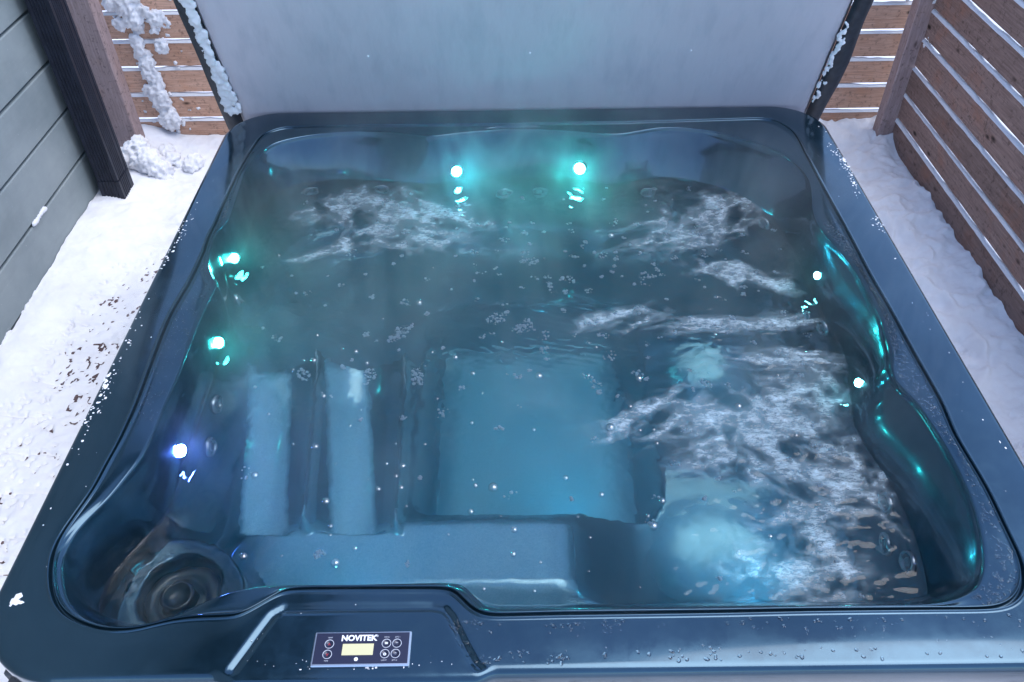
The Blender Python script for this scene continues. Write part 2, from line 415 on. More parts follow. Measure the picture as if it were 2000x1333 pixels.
# snow lying on the slats
def strip_snow(axis, L, c, zs, depth, seed, lo=-1e9, hi=1e9, amp=0.014):
    V = []; F = []
    n = int(L / 0.012)
    for j, z in enumerate(zs):
        u = np.linspace(-L / 2, L / 2, n)
        hgt = 0.007 + amp * smoothstep(0.25, 0.8, fbm(u * 7 + 13 * j, u * 0 + seed + j * 3.1, 3, seed))
        wdt = depth * (0.55 + 0.20 * fbm(u * 20, u * 0 + 5.3 * j, 2, seed + 1))
        b = len(V)
        for i in range(n):
            for (dx, dz) in ((-wdt[i], -0.001), (-wdt[i] * 0.75, hgt[i] * 0.75), (0, hgt[i]), (wdt[i] * 0.75, hgt[i] * 0.75), (wdt[i], -0.001)):
                V.append((u[i], dx, z + dz) if axis == 'x' else (dx, u[i], z + dz))
        for i in range(n - 1):
            for q in range(4):
                a = b + i * 5 + q
                F.append((a, a + 5, a + 6, a + 1) if axis == 'y' else (a, a + 1, a + 6, a + 5))
    return np.array(V), F
V, F = strip_snow('x', 4.1, 0, [0.029 + 0.1425 * k - 0.0712 + 0.0605 for k in range(11)], 0.021, 2)
o = link('snow', mesh_np('slat_snow', V + np.array([-0.02, 2.373, 0]), F, M_SNOW, True))
tag(o, 'thin white snow lying on the cedar slats behind the cover', 'snow', kind='stuff')
V, F = strip_snow('y', 4.75, 0, [0.207 + 0.1412 * (k - 1) - 0.0706 + 0.0605 for k in range(9)], 0.021, 3)
o = link('snow', mesh_np('slat_snow', V + np.array([1.957, 2.29 - 4.75 / 2, 0]), F, M_SNOW, True))
tag(o, 'thin white snow lines along the grey brown side fence slats', 'snow', kind='stuff')

# ------------------------------------------------------------------ snow on the deck
def snow_height(X, Y):
    dl = X - XW; dr = 1.95 - X; db = 2.36 - Y            # distance from wall, side fence, back fence
    big = fbm(X * 1.7, Y * 1.7, 4, 1); med = fbm(X * 6 + 3, Y * 6, 4, 2); fin = fbm(X * 28, Y * 28, 3, 3)
    left = X < 0
    edge = 0.06 + 0.30 * fbm(Y * 2.2, X * 0 + 2, 3, 4)
    H = 0.003 + 0.030 * (big - 0.35) + 0.020 * (med - 0.5) + 0.012 * (fin - 0.5)
    H += np.where(left, 0.075 * (1 - smoothstep(0.02, edge + 0.10, dl)) * (0.25 + 0.75 * smoothstep(0.1, 0.8, Y)), 0)
    lump = fbm(X * 9 + 1, Y * 9, 4, 5, 0.6); rdg = 1 - np.abs(2 * fbm(X * 7, Y * 7 + 4, 3, 6) - 1)
    H += np.where(~left, 0.050 + 0.03 * (1 - smoothstep(0.0, 0.3, dr)) + 0.045 * (lump - 0.5) + 0.030 * (rdg ** 3 - 0.5) * smoothstep(0.3, 0.8, Y), 0)
    H += 0.055 * (1 - smoothstep(0.0, 0.4, db))
    H += np.where(left, 0.012 * smoothstep(1.0, 1.6, Y), 0)
    H -= np.where(~left, 0.045 * (1 - smoothstep(-0.2, 0.75, Y)), 0)
    for (fx, fy, a) in ((1.42, 1.72, 0.2), (1.62, 1.40, -0.3), (1.42, 1.12, 0.1), (1.66, 0.95, 0.5), (1.48, 0.80, 0.2), (1.7, 0.6, -0.2)):   # trodden dents
        ca, sa = math.cos(a), math.sin(a)
        u = ((X - fx) * ca + (Y - fy) * sa) / 0.06; w = (-(X - fx) * sa + (Y - fy) * ca) / 0.13
        d = u * u + w * w
        H -= 0.024 * np.exp(-d ** 2) - 0.012 * np.exp(-(d - 1.7) ** 2 * 3)
    gp = np.abs(((Y - 0.192 + PITCH / 2) % PITCH) - PITCH / 2)          # plank gaps draw the snow down
    H -= 0.034 * np.exp(-(gp / 0.005) ** 2) * smoothstep(0.04, 0.012, H) * smoothstep(0.40, 0.60, fbm(X * 5 + 2, Y * 3, 3, 3))
    H = np.maximum(H, 0.005 + 0.004 * (fin - 0.5))
    H -= 0.016 * np.exp(-(gp / 0.0045) ** 2) * smoothstep(0.03, 0.008, H) * smoothstep(0.44, 0.58, fbm(X * 7 + 2, Y * 3, 3, 4))
    thin = smoothstep(0.30, 0.58, fbm(X * 3.3 + 7, Y * 3.3, 4, 5)) * np.where(left, smoothstep(1.9, 0.6, Y), 0.5)
    crumb = smoothstep(0.625, 0.72, fbm(X * 62, Y * 44, 3, 6, 0.6))
    H -= thin * crumb * 0.040 * smoothstep(0.045, 0.02, H)
    H += 0.008 * (fbm(X * 15, Y * 15, 3, 2) - 0.5)
    return np.where(H > 0, H, np.maximum(H * 0.6, -0.006)) + 0.001
SV = []; SF = []; nb = 0
for (x0, x1, y0, y1, d_) in ((-2.083, -0.99, -1.1, 2.36, 0.0065), (0.99, 1.95, -1.1, 2.36, 0.0065), (-0.99, 0.99, 0.99, 2.36, 0.02), (-2.083, 1.95, -2.45, -1.1, 0.02)):
    xs = np.linspace(x0, x1, int((x1 - x0) / d_)); ys = np.linspace(y0, y1, int((y1 - y0) / d_))
    X, Y = np.meshgrid(xs, ys, indexing='ij'); nx, ny = X.shape
    idx = np.arange(nx * ny).reshape(nx, ny) + nb; nb += nx * ny
    SV.append(np.stack([X, Y, snow_height(X, Y)], -1).reshape(-1, 3))
    SF.append(np.stack([idx[:-1, :-1], idx[1:, :-1], idx[1:, 1:], idx[:-1, 1:]], -1).reshape(-1, 4))
o = link('snow', quads_np('deck_snow', np.vstack(SV), np.vstack(SF), M_SNOW))
tag(o, 'trodden white snow covering the deck planks around the tub', 'snow', kind='stuff')

# snow lumps clinging to things: overlapping balls fused into one crust
def lumps(name, balls, label, voxel=0.007, amp=0.014):
    bm = bmesh.new()
    for (x, y, z, r, sx, sy, sz) in balls:
        q = bmesh.ops.create_icosphere(bm, subdivisions=2, radius=r)['verts']
        bmesh.ops.scale(bm, verts=q, vec=(sx, sy, sz))
        bmesh.ops.translate(bm, verts=q, vec=(x, y, z))
    o = link('snow', bm_mesh(name, bm, M_SNOW, True))
    rm = o.modifiers.new('fuse', 'REMESH'); rm.mode = 'VOXEL'; rm.voxel_size = voxel; rm.use_smooth_shade = True
    tx = bpy.data.textures.new(name, 'CLOUDS'); tx.noise_scale = 0.020; tx.noise_depth = 5
    dm = o.modifiers.new('crumble', 'DISPLACE'); dm.texture = tx; dm.strength = amp * 3.2; dm.mid_level = 0.5; dm.texture_coords = 'GLOBAL'
    tag(o, label, 'snow', kind='stuff')
    return o
def chain(p0, p1, n, r0, r1, jit, flat=(1, 1, 1)):
    out = []
    for i in range(n):
        t_ = i / max(1, n - 1)
        p = Vector(p0).lerp(Vector(p1), t_)
        r = r0 + (r1 - r0) * t_
        r *= random.uniform(0.7, 1.25)
        out.append((p.x + random.uniform(-jit, jit), p.y + random.uniform(-jit, jit) * 0.4, p.z + random.uniform(-jit, jit), r, *flat))
    return out
B = chain((-1.93, 2.345, 1.04), (-1.93, 2.345, 0.70), 26, 0.055, 0.045, 0.055, (1, 0.45, 1))
B += chain((-1.86, 2.355, 0.97), (-1.78, 2.355, 0.60), 22, 0.040, 0.028, 0.055, (1.2, 0.4, 1))
B += chain((-1.91, 2.345, 0.60), (-1.88, 2.335, 0.14), 30, 0.030, 0.048, 0.030, (1, 0.5, 1))
for _ in range(60):
    B.append((random.uniform(-2.0, -1.70), 2.362, random.uniform(0.1, 1.0), random.uniform(0.006, 0.014), 1.2, 0.5, 0.9))
lumps('post_snow', B, 'clumps of white snow stuck to the corner post and cedar slats')
B = chain((-1.98, 2.08, 0.15), (-1.90, 2.00, 0.02), 22, 0.055, 0.060, 0.06) + chain((-1.88, 2.2, 0.02), (-1.72, 2.10, 0.01), 22, 0.045, 0.045, 0.06)
lumps('pile_snow', B, 'small snow pile at the foot of the corner post by the downpipe', 0.008, 0.016)
B = chain((1.90, 2.23, 0.86), (1.99, 2.20, 0.80), 8, 0.03, 0.03, 0.03, (1, 0.7, 1)) + chain((1.965, 2.14, 0.66), (1.965, 2.15, 0.60), 4, 0.018, 0.014, 0.01) + chain((1.80, 2.345, 0.86), (1.86, 2.345, 0.80), 6, 0.04, 0.03, 0.03, (1, 0.4, 1))
lumps('rpost_snow', B, 'bits of snow caught on the fence corner post beside the cover', 0.006, 0.008)
B = []
for (yy, zz, L) in ((1.27, 0.292, 0.10), (1.50, 0.068, 0.26), (0.98, 0.068, 0.16), (0.72, 0.07, 0.1), (0.62, 0.292, 0.05), (0.47, 0.295, 0.05)):
    for i in range(int(L / 0.018) + 2):
        B.append((XW + 0.004, yy + (i * 0.018 - L / 2), zz + random.uniform(-0.002, 0.003), random.uniform(0.011, 0.015), 0.7, 1.2, 0.9))
lumps('wall_snow', B, 'slivers of snow lodged on the siding board edges', 0.004, 0.004)

# ------------------------------------------------------------------ tub cover
A = R(19.0)
cv = empty('tub_cover', (0, 1.082, 0.80))
tag(cv, 'pale grey vinyl underside of the raised hot tub cover', 'cover')
cv.rotation_euler = (A, 0, 0)         # local Z runs up the cover, local -Y faces the tub
CW, CH = 1.047, 1.12
def face_y(x, z):
    return 0.006 * np.sin(x * 2.2 + 0.4) * np.sin(z * 2.1) + 0.004 * (fbm(x * 2.5 + 9, z * 1.1, 3, 2) - 0.5)
nu, nv = 84, 46
V = []
for jz in range(nv):
    for ix in range(nu):
        x = -CW + 2 * CW * ix / (nu - 1); z = CH * jz / (nv - 1)
        e = min(CW - abs(x), z + 0.02, CH - z)
        rd = 0.03 - math.sqrt(max(0, 0.03 ** 2 - max(0, 0.03 - e) ** 2)) if e < 0.03 else 0
        V.append((x, float(face_y(np.array(x), np.array(z))) + rd, z))
nfront = len(V)
F = [(j * nu + i, j * nu + i + 1, (j + 1) * nu + i + 1, (j + 1) * nu + i) for j in range(nv - 1) for i in range(nu - 1)]
ring = [i for i in range(nu)] + [(j) * nu + nu - 1 for j in range(1, nv)] + [(nv - 1) * nu + i for i in range(nu - 2, -1, -1)] + [j * nu for j in range(nv - 2, 0, -1)]
for r_ in ring: V.append((V[r_][0], 0.10, V[r_][2]))
nr = len(ring)
for i in range(nr):
    F.append((ring[i], nfront + i, nfront + (i + 1) % nr, ring[(i + 1) % nr]))
F.append(tuple(range(nfront, nfront + nr)))
link('liner_panel', mesh_np('liner_panel', V, F, M_LINER, True), cv)
def flap(side):
    """dark vinyl skirt down one edge, flaring outwards, with a slack curve"""
    V = []; n = 60; prof = [(0.000, 0.000), (0.012, -0.010), (0.030, -0.012), (0.052, -0.006), (0.070, 0.006), (0.078, 0.030), (0.080, 0.10)]
    for j in range(n):
        z = -0.03 + (CH + 0.02) * j / (n - 1)
        k = 0.86 + 0.22 * fbm(np.array(z * 3.0), np.array(side * 2.0 + 4), 3, 3)
        bulge = (1.0 + 0.22 * math.exp(-((z - 0.22) / 0.13) ** 2)) if side > 0 else 1.0
        for (u, w) in prof:
            V.append((side * (CW - 0.012 + u * k * bulge), w + 0.006 * float(fbm(np.array(z * 9), np.array(u * 30 + side), 2, 1) - 0.5) + 0.004, z))
    m_ = len(prof)
    F = []
    for j in range(n - 1):
        for i in range(m_ - 1):
            a = j * m_ + i
            f = (a, a + 1, a + m_ + 1, a + m_)
            F.append(f if side > 0 else f[::-1])
    me = mesh_np('skirt_flap', V, F, M_VINYL, True)
    o = link('skirt_flap', me, cv)
    sm = o.modifiers.new('thick', 'SOLIDIFY'); sm.thickness = 0.004; sm.offset = -1
    o['label'] = 'dark vinyl edge flap'
    return o
flap(-1); flap(1)
bm = bmesh.new(); add_box(bm, (-CW, 0.01, -0.06), (CW, 0.09, 0.0), 0.01)
link('hinge_band', bm_mesh('hinge_band', bm, M_VINYL), cv)
for x in (-0.527, 0.016, 0.557):
    bm = bmesh.new(); bmesh.ops.create_uvsphere(bm, u_segments=10, v_segments=6, radius=0.0042)
    bmesh.ops.scale(bm, verts=bm.verts, vec=(1, 0.5, 1))
    link('rivet', bm_mesh('rivet', bm, M_PRINT, True), cv, (x, float(face_y(np.array(x), np.array(0.34))) - 0.001, 0.338))
# snow packed between liner and flap
def cover_pt(u, z, w=-0.01):
    return Matrix.Translation((0, 1.082, 0.80)) @ Matrix.Rotation(A, 4, 'X') @ Vector((u, w, z))
B = []
for i in range(330):
    z = 0.09 + 0.97 * (i / 329)
    wd = 0.015 + 0.007 * math.sin(z * 11.0) + (0.004 if z < 0.5 else 0)
    p = cover_pt(-CW - 0.004 + random.uniform(-1, 1) * wd, z, -0.006 + random.uniform(-0.003, 0.002))
    B.append((p.x, p.y, p.z, random.uniform(0.008, 0.013), 0.9, 0.45, 1.7))
lumps('cover_snow', B, 'ridge of snow packed along the edge flap of the cover near the downpipe', 0.005, 0.007)
B = []
for i in range(46):
    z = 0.10 + 0.36 * (i / 45)
    p = cover_pt(CW - 0.004 + random.uniform(-0.012, 0.010), z, -0.006)
    if random.random() < 0.85:
        B.append((p.x, p.y, p.z, random.uniform(0.005, 0.011), 0.8, 0.5, 1.3))
lumps('cover_frost', B, 'frosty snow line on the cover edge flap near the fence post', 0.0035, 0.005)

# ------------------------------------------------------------------ hot tub
tub = empty('hot_tub', (0, 0, 0))
tag(tub, 'dark blue acrylic hot tub full of steaming water with lights round its walls', 'hot tub')
NTH = 1440
TH = -math.pi + 2 * math.pi * np.arange(NTH) / NTH
ZW = 0.72

def densify(P, closed=True, step=0.004, smooth=2):
    """Catmull-Rom through the points"""
    P = np.array(P); n = len(P); out = []
    for i in range(n):
        p0, p1, p2, p3 = P[i - 1], P[i], P[(i + 1) % n], P[(i + 2) % n]
        L = np.linalg.norm(p2 - p1); k = max(2, int(L / step))
        d1 = min(1.0, L / max(1e-6, np.linalg.norm(p1 - p0))); d2 = min(1.0, L / max(1e-6, np.linalg.norm(p3 - p2)))
        m1 = (p2 - p0) / 2 * d1; m2 = (p3 - p1) / 2 * d2
        for t_ in np.arange(k) / k:
            out.append((2 * t_ ** 3 - 3 * t_ ** 2 + 1) * p1 + (t_ ** 3 - 2 * t_ ** 2 + t_) * m1 + (-2 * t_ ** 3 + 3 * t_ ** 2) * p2 + (t_ ** 3 - t_ ** 2) * m2)
    return np.array(out)
def polar(P, sm=5):
    a = np.arctan2(P[:, 1], P[:, 0]); r = np.hypot(P[:, 0], P[:, 1]); o = np.argsort(a); a = a[o]; r = r[o]
    v = np.interp(TH, np.r_[a - 2 * np.pi, a, a + 2 * np.pi], np.r_[r, r, r])
    if sm:
        k = np.hanning(2 * sm + 3)[1:-1]; k /= k.sum()
        v = np.convolve(np.r_[v[-3 * sm:], v, v[:3 * sm]], k, 'same')[3 * sm:-3 * sm]
    return v
R_LIP = polar(densify(LIP)); R_GRV = polar(densify(GRV)); R_WAT = polar(densify(WAT), 7)
R_WAT = np.minimum(R_WAT, R_LIP - 0.004)
R_GRV = np.maximum(R_GRV, R_LIP + 0.012)

def rsquare(s, rad, front=0.0):
    pts = []
    for (cx_, cy_, a0) in ((s - rad, s - rad, 0), (-s + rad, s - rad, 90), (-s + rad, -s + rad, 180), (s - rad, -s + rad, 270)):
        for a in np.linspace(a0, a0 + 90, 40):
            pts.append((cx_ + rad * math.cos(R(a)), cy_ + rad * math.sin(R(a))))
    P = np.array(pts); Q = []
    for i in range(len(P)):
        p, q = P[i], P[(i + 1) % len(P)]; k = max(1, int(np.linalg.norm(q - p) / 0.004))
        for t_ in np.arange(k) / k: Q.append(p + (q - p) * t_)
    Q = np.array(Q)
    # the control console bulges a little over the front edge
    b = smoothstep(-0.60, -0.55, Q[:, 0]) * (1 - smoothstep(-0.13, -0.09, Q[:, 0])) * (Q[:, 1] < -0.9)
    Q[:, 1] -= 0.013 * b
    return polar(Q, 0)
SQ = lambda s: rsquare(s, 0.175 - (1.052 - s))
CT, ST = np.cos(TH), np.sin(TH)

CONSOLE = np.array([(-0.575, -1.075), (-0.564, -1.047), (-0.537, -0.992), (-0.509, -0.934), (-0.490, -0.922), (-0.35, -0.9215), (-0.212, -0.922), (-0.190, -0.927), (-0.177, -0.942), (-0.151, -0.997), (-0.132, -1.031), (-0.114, -1.047), (-0.08, -1.053)])
def seg_dist(x, y, L):
    d = np.full(x.shape, 9.0)
    for (a, b) in zip(L[:-1], L[1:]):
        ab = b - a; t_ = np.clip(((x - a[0]) * ab[0] + (y - a[1]) * ab[1]) / (ab @ ab), 0, 1)
        d = np.minimum(d, np.hypot(x - a[0] - t_ * ab[0], y - a[1] - t_ * ab[1]))
    return d
def rim_relief(x, y, z):
    near = (y < -0.88) & (x > -0.65) & (x < 0.0)
    d = np.where(near, seg_dist(x, y, CONSOLE), 9.0)
    return z - 0.006 * np.exp(-(d / 0.0058) ** 2)

loops = []           # (radius array, z array)
one = np.ones(NTH)
ZR = 0.880
for s, z in ((1.022, 0.790), (1.050, 0.790), (1.053, 0.795), (1.053, 0.855)):
    loops.append((SQ(s), z * one))
for a in np.linspace(0, 90, 7):
    loops.append((SQ(1.053 - 0.018 * (1 - math.cos(R(a)))), (ZR - 0.018 + 0.018 * math.sin(R(a))) * one))
r_out = SQ(1.035); r_in = R_GRV + 0.010
r_in = np.minimum(r_in, r_out - 0.006)
for t_ in np.linspace(0, 1, 30)[1:]:
    r = r_out + (r_in - r_out) * t_
    z = rim_relief(r * CT, r * ST, ZR + 0.0016 * np.sin(math.pi * t_) * one)
    loops.append((r, z))
for dr_, z in ((0.0085, 0.8810), (0.0070, 0.8832), (0.0052, 0.8835), (0.0035, 0.8800), (0.0015, 0.8730), (0.0, 0.8710), (-0.0015, 0.8725), (-0.0032, 0.8790), (-0.0045, 0.8822), (-0.0058, 0.8815)):
    loops.append((np.minimum(R_GRV + dr_, r_in - 0.0015 + 0 * one) if dr_ > 0 else R_GRV + dr_, z * one))
r_a = R_GRV - 0.0065; r_b = R_LIP + 0.012
r_b = np.minimum(r_b, r_a - 0.001)
for t_ in np.linspace(0, 1, 8):
    loops.append((r_a + (r_b - r_a) * t_, (0.8790 - 0.006 * t_ ** 1.5) * one))
for a in np.linspace(0, 90, 7)[1:]:
    d0 = np.minimum(0.011, r_b - R_LIP)
    loops.append((R_LIP + d0 * (1 - math.sin(R(a))), (0.873 - 0.012 * (1 - math.cos(R(a)))) * one))
n_rim = len(loops)
ZL = 0.861
def wall_r(z):
    """radius of the inner wall at height z (array over theta)"""
    if z >= ZW:
        u = (ZL - z) / (ZL - ZW)
        return R_LIP + (R_WAT - R_LIP) * (u ** 0.85) - 0.006 * math.sin(math.pi * u)
    u = (ZW - z) / (ZW - 0.42)
    return R_WAT * (1 - 0.035 * u - 0.05 * u * u)
for z in np.linspace(ZL, ZW, 14)[1:]: loops.append((wall_r(z), z * one))
for z in np.linspace(ZW, 0.44, 26)[1:]: loops.append((wall_r(z), z * one))
n_wall = len(loops)
rb = wall_r(0.44)

def rbox(x, y, x0, x1, y0, y1, rad):
    """signed distance to a rounded rectangle, negative inside"""
    cx_, cy_ = (x0 + x1) / 2, (y0 + y1) / 2
    qx = np.abs(x - cx_) - (x1 - x0) / 2 + rad; qy = np.abs(y - cy_) - (y1 - y0) / 2 + rad
    return np.hypot(np.maximum(qx, 0), np.maximum(qy, 0)) + np.minimum(np.maximum(qx, qy), 0) - rad
def floor_h(x, y):
    h = 0.405 + 0 * x
    # moulded bucket seats in the corners and along the back
    for (sx, sy, ax, ay, dp_) in ((-0.55, 0.55, 0.27, 0.26, 0.075), (0.52, 0.52, 0.25, 0.25, 0.08), (0.56, -0.05, 0.20, 0.24, 0.07), (0.50, -0.60, 0.28, 0.22, 0.09), (0.0, 0.66, 0.2, 0.18, 0.05)):
        h = h - dp_ * np.exp(-(((x - sx) / ax) ** 2 + ((y - sy) / ay) ** 2) ** 1.5)
    # front bench
    h = h + 0.085 * (1 - smoothstep(-0.52, -0.42, y)) * (1 - smoothstep(0.04, 0.26, x))
    # foot well
    d = rbox(x, y, -0.325, 0.335, -0.455, 0.36, 0.08)
    w = 1 - smoothstep(-0.045, 0.014, d)
    h = h * (1 - w) + 0.15 * w
    # two leg channels of the lounger with ridges between
    xl = -0.800 - 0.16 * (y + 0.53); xr = -0.346 - 0.03 * (y + 0.53)
    u = (x - xl) / (xr - xl)                                   # 0..1 across the pair
    d = np.maximum(np.maximum(-u, u - 1) * 0.45, np.maximum(-0.53 - y, y - 0.05))
    w = 1 - smoothstep(-0.010, 0.016, d)
    ph = np.abs(((np.clip(u, 0, 1) * 2) % 1) - 0.5) * 2        # 1 at ridges, 0 in the middle of a channel
    ch = 0.430 + 0.085 * ph ** 2.2 + 0.050 * smoothstep(0.84, 1.0, ph) + 0.05 * smoothstep(-0.1, 0.1, y)
    h = h * (1 - w) + ch * w
    return h
RINGS = 200
for i, s in enumerate(np.linspace(1, 0.012, RINGS)[1:]):
    r = rb * s; x, y = r * CT, r * ST
    h = floor_h(x, y); w = smoothstep(1.0, 0.86, np.array(s))
    loops.append((r, 0.44 * (1 - w) + h * w))
RR = np.stack([l[0] for l in loops]); ZZ = np.stack([l[1] for l in loops])
XX = RR * CT; YY = RR * ST
# filter ledge in the near corner, under water
LC = np.array([-0.835, -0.80])
dist = np.hypot(XX - LC[0], YY - LC[1])
led_h = 0.625 * (1 - smoothstep(0.188, 0.222, dist)) - 0.1 * smoothstep(0.188, 0.222, dist)
ii = np.arange(len(loops))[:, None] >= (n_rim + 14)
ZZ = np.where(ii & (dist < 0.23), np.maximum(ZZ, led_h), ZZ)
hd = np.hypot(XX + 0.800, YY + 0.748)
ZZ = np.where(ii & (hd < 0.12), np.minimum(ZZ, 0.625 - 0.07 * (1 - smoothstep(0.078, 0.092, hd))), ZZ)
nl = len(loops)
V = np.stack([XX, YY, ZZ], -1).reshape(-1, 3)
idx = np.arange(nl * NTH).reshape(nl, NTH)
nxt = np.roll(idx, -1, 1)
F = np.stack([idx[:-1], idx[1:], nxt[1:], nxt[:-1]], -1).reshape(-1, 4)
V = np.vstack([V, [[0, 0, ZZ[-1].mean()]]])
F = F[:, ::-1]
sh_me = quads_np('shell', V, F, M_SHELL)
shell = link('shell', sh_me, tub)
# centre cap
bm = bmesh.new(); bm.from_mesh(sh_me); bm.verts.ensure_lookup_table()
c = bm.verts[len(V) - 1]; last = idx[-1]
for j in range(0, NTH):
    f = bm.faces.new((bm.verts[int(last[j])], bm.verts[int(last[(j + 1) % NTH])], c)); f.smooth = True
bm.to_mesh(sh_me); bm.free()

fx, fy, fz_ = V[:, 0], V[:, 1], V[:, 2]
deep = (fz_ < 0.60) & (np.hypot(fx - LC[0], fy - LC[1]) > 0.225)  # mask for the brightness painted on the underwater surfaces
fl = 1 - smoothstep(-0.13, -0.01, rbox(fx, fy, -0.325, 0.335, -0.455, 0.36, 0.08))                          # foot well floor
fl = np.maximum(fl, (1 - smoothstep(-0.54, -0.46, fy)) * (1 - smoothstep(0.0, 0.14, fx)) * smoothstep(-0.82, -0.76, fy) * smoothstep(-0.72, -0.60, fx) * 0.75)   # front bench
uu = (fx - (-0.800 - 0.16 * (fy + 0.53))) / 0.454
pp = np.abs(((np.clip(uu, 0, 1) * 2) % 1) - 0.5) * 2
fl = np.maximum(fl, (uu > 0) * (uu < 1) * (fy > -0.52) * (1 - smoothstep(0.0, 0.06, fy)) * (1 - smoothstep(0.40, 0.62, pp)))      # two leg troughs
fl = np.maximum(fl, 0.6 * np.exp(-(((fx - 0.50) / 0.22) ** 2 + ((fy + 0.58) / 0.18) ** 2) ** 2))             # painted brightness on the right-hand seats
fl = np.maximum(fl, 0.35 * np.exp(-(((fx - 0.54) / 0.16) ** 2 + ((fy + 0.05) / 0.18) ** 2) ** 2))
at = sh_me.attributes.new('lit_floor', 'FLOAT', 'POINT'); at.data.foreach_set('value', (fl * deep).astype(np.float32))

def wall_frame(th, z):
    """point and inward normal on the inner wall"""
    def pt(t_, z_):
        r = np.interp(t_, np.r_[TH - 2 * np.pi, TH, TH + 2 * np.pi], np.tile(wall_r(z_), 3))
        return Vector((r * math.cos(t_), r * math.sin(t_), z_))
    p = pt(th, z); a = pt(th + 0.012, z) - pt(th - 0.012, z); b = pt(th, z + 0.006) - pt(th, z - 0.006)
    n = b.cross(a).normalized()
    if n.dot(Vector((p.x, p.y, 0))) > 0: n = -n
    return p, n

def lathe(name, prof, mat, seg=24, smooth=True):
    """profile of (radius, height) turned about Z"""
    V = []; F = []
    for (r, h) in prof:
        for k in range(seg):
            a = 2 * math.pi * k / seg; V.append((r * math.cos(a), r * math.sin(a), h))
    for j in range(len(prof) - 1):
        for k in range(seg):
            F.append((j * seg + k, j * seg + (k + 1) % seg, (j + 1) * seg + (k + 1) % seg, (j + 1) * seg + k))
    F.append(tuple(range((len(prof) - 1) * seg, len(prof) * seg)))
    return mesh_np(name, V, F, mat, smooth)
ring_me = lathe('light_ring', [(0.0155, -0.006), (0.0155, 0.003), (0.0145, 0.005), (0.0125, 0.005), (0.0120, 0.001)], M_DARK)
ring_jet = lathe('jet_ring', [(0.030, -0.004), (0.030, 0.004), (0.026, 0.009), (0.020, 0.008), (0.017, 0.001), (0.017, -0.003)], M_JET)
noz_me = lathe('nozzle', [(0.0165, -0.003), (0.013, 0.004), (0.008, 0.006), (0.006, 0.002)], M_GREYP)
LED = {'teal': (0.04, 0.95, 0.88), 'cyan': (0.05, 0.84, 1.0), 'blue': (0.10, 0.22, 1.0), 'ice': (0.15, 0.92, 1.0)}
lights = [(-0.253, 0.855, 0.746, 'cyan', 0.0180, 1.0), (0.195, 0.846, 0.752, 'teal', 0.0200, 1.2), (-0.920, 0.346, 0.740, 'teal', 0.0145, 1.0),
          (-0.868, -0.044, 0.742, 'teal', 0.0145, 1.0), (-0.860, -0.436, 0.752, 'blue', 0.0150, 2.2), (0.837, 0.192, 0.760, 'ice', 0.0105, 0.5), (0.856, -0.243, 0.750, 'ice', 0.0105, 0.5)]
names = {'teal': 'teal', 'cyan': 'cyan', 'blue': 'blue violet', 'ice': 'icy white'}
LEDS = 250.0
for (x, y, z, c, r, k) in lights:
    p, n = wall_frame(math.atan2(y, x), z + 0.012)
    side = abs(x) > 0.5
    n = Vector((n.x, n.y, 0.0)).normalized()
    if side: n = (n + Vector((0, -0.55, 0.45))).normalized()     # side lenses are canted towards the console
    else: n = (n + Vector((0, 0, 0.25))).normalized()
    lo = link('light', ring_me, tub, p); lo.rotation_mode = 'QUATERNION'; lo.rotation_quaternion = n.to_track_quat('Z', 'Y')
    lo.scale = (r / 0.0125,) * 3
    lo['label'] = 'glowing ' + names[c] + ' light just above the waterline'
    lens = lathe('lens', [(0.0124, 0.0055)] + [(0.0124 * math.cos(R(a)), 0.0050 + 0.0050 * math.sin(R(a))) for a in (20, 40, 60, 78)], led('led_' + c, LED[c], LEDS * k * (0.52 if side else 1.25), not side))
    link('lens', lens, lo)
for (px_, z) in [((-0.755, 0.80), 0.665), ((-0.52, 0.83), 0.668), ((-0.64, 0.83), 0.60), ((0.80, 0.585), 0.665), ((0.66, 0.75), 0.60), ((0.83, -0.56), 0.66), ((0.825, -0.72), 0.66), ((0.84, 0.05), 0.675),
                 ((0.84, 0.15), 0.60), ((-0.9, 0.25), 0.62), ((-0.87, -0.2), 0.64), ((-0.86, -0.33), 0.60), ((0.05, 0.84), 0.62), ((-0.08, 0.84), 0.62), ((0.82, -0.64), 0.58), ((0.45, 0.83), 0.63)]:
    p, n = wall_frame(math.atan2(px_[1], px_[0]), z)
    jo = link('jet', ring_jet, tub, p); jo.rotation_mode = 'QUATERNION'; jo.rotation_quaternion = n.to_track_quat('Z', 'Y')
    link('nozzle', noz_me, jo)
# underwater lamps: right one is the spa lamp, left and riser ones added fill
for (lx, k) in ((-0.42, 0.14), (0.0, 0.13), (0.46, 0.30)):
    p, n = wall_frame(math.atan2(-0.84, lx), 0.635)
    if lx == 0.0: p, n = Vector((0.10, -0.455, 0.31)), Vector((0, 1, 0))      # added fill light in the riser of the foot well
    lo = link('light', ring_me, tub, p); lo.rotation_mode = 'QUATERNION'; lo.rotation_quaternion = n.to_track_quat('Z', 'Y'); lo.scale = ((4.2 if lx == 0.0 else 3.2),) * 3
    lens = lathe('lens', [(0.0122, 0.002)] + [(0.0122 * math.cos(R(a)), 0.002 + 0.005 * math.sin(R(a))) for a in (20, 40, 60, 78)], led('led_main_fill', (0.12, 0.78, 1.0), 150 * k))
    link('lens', lens, lo); lo['label'] = 'underwater front lamp, left and riser ones added as fill'
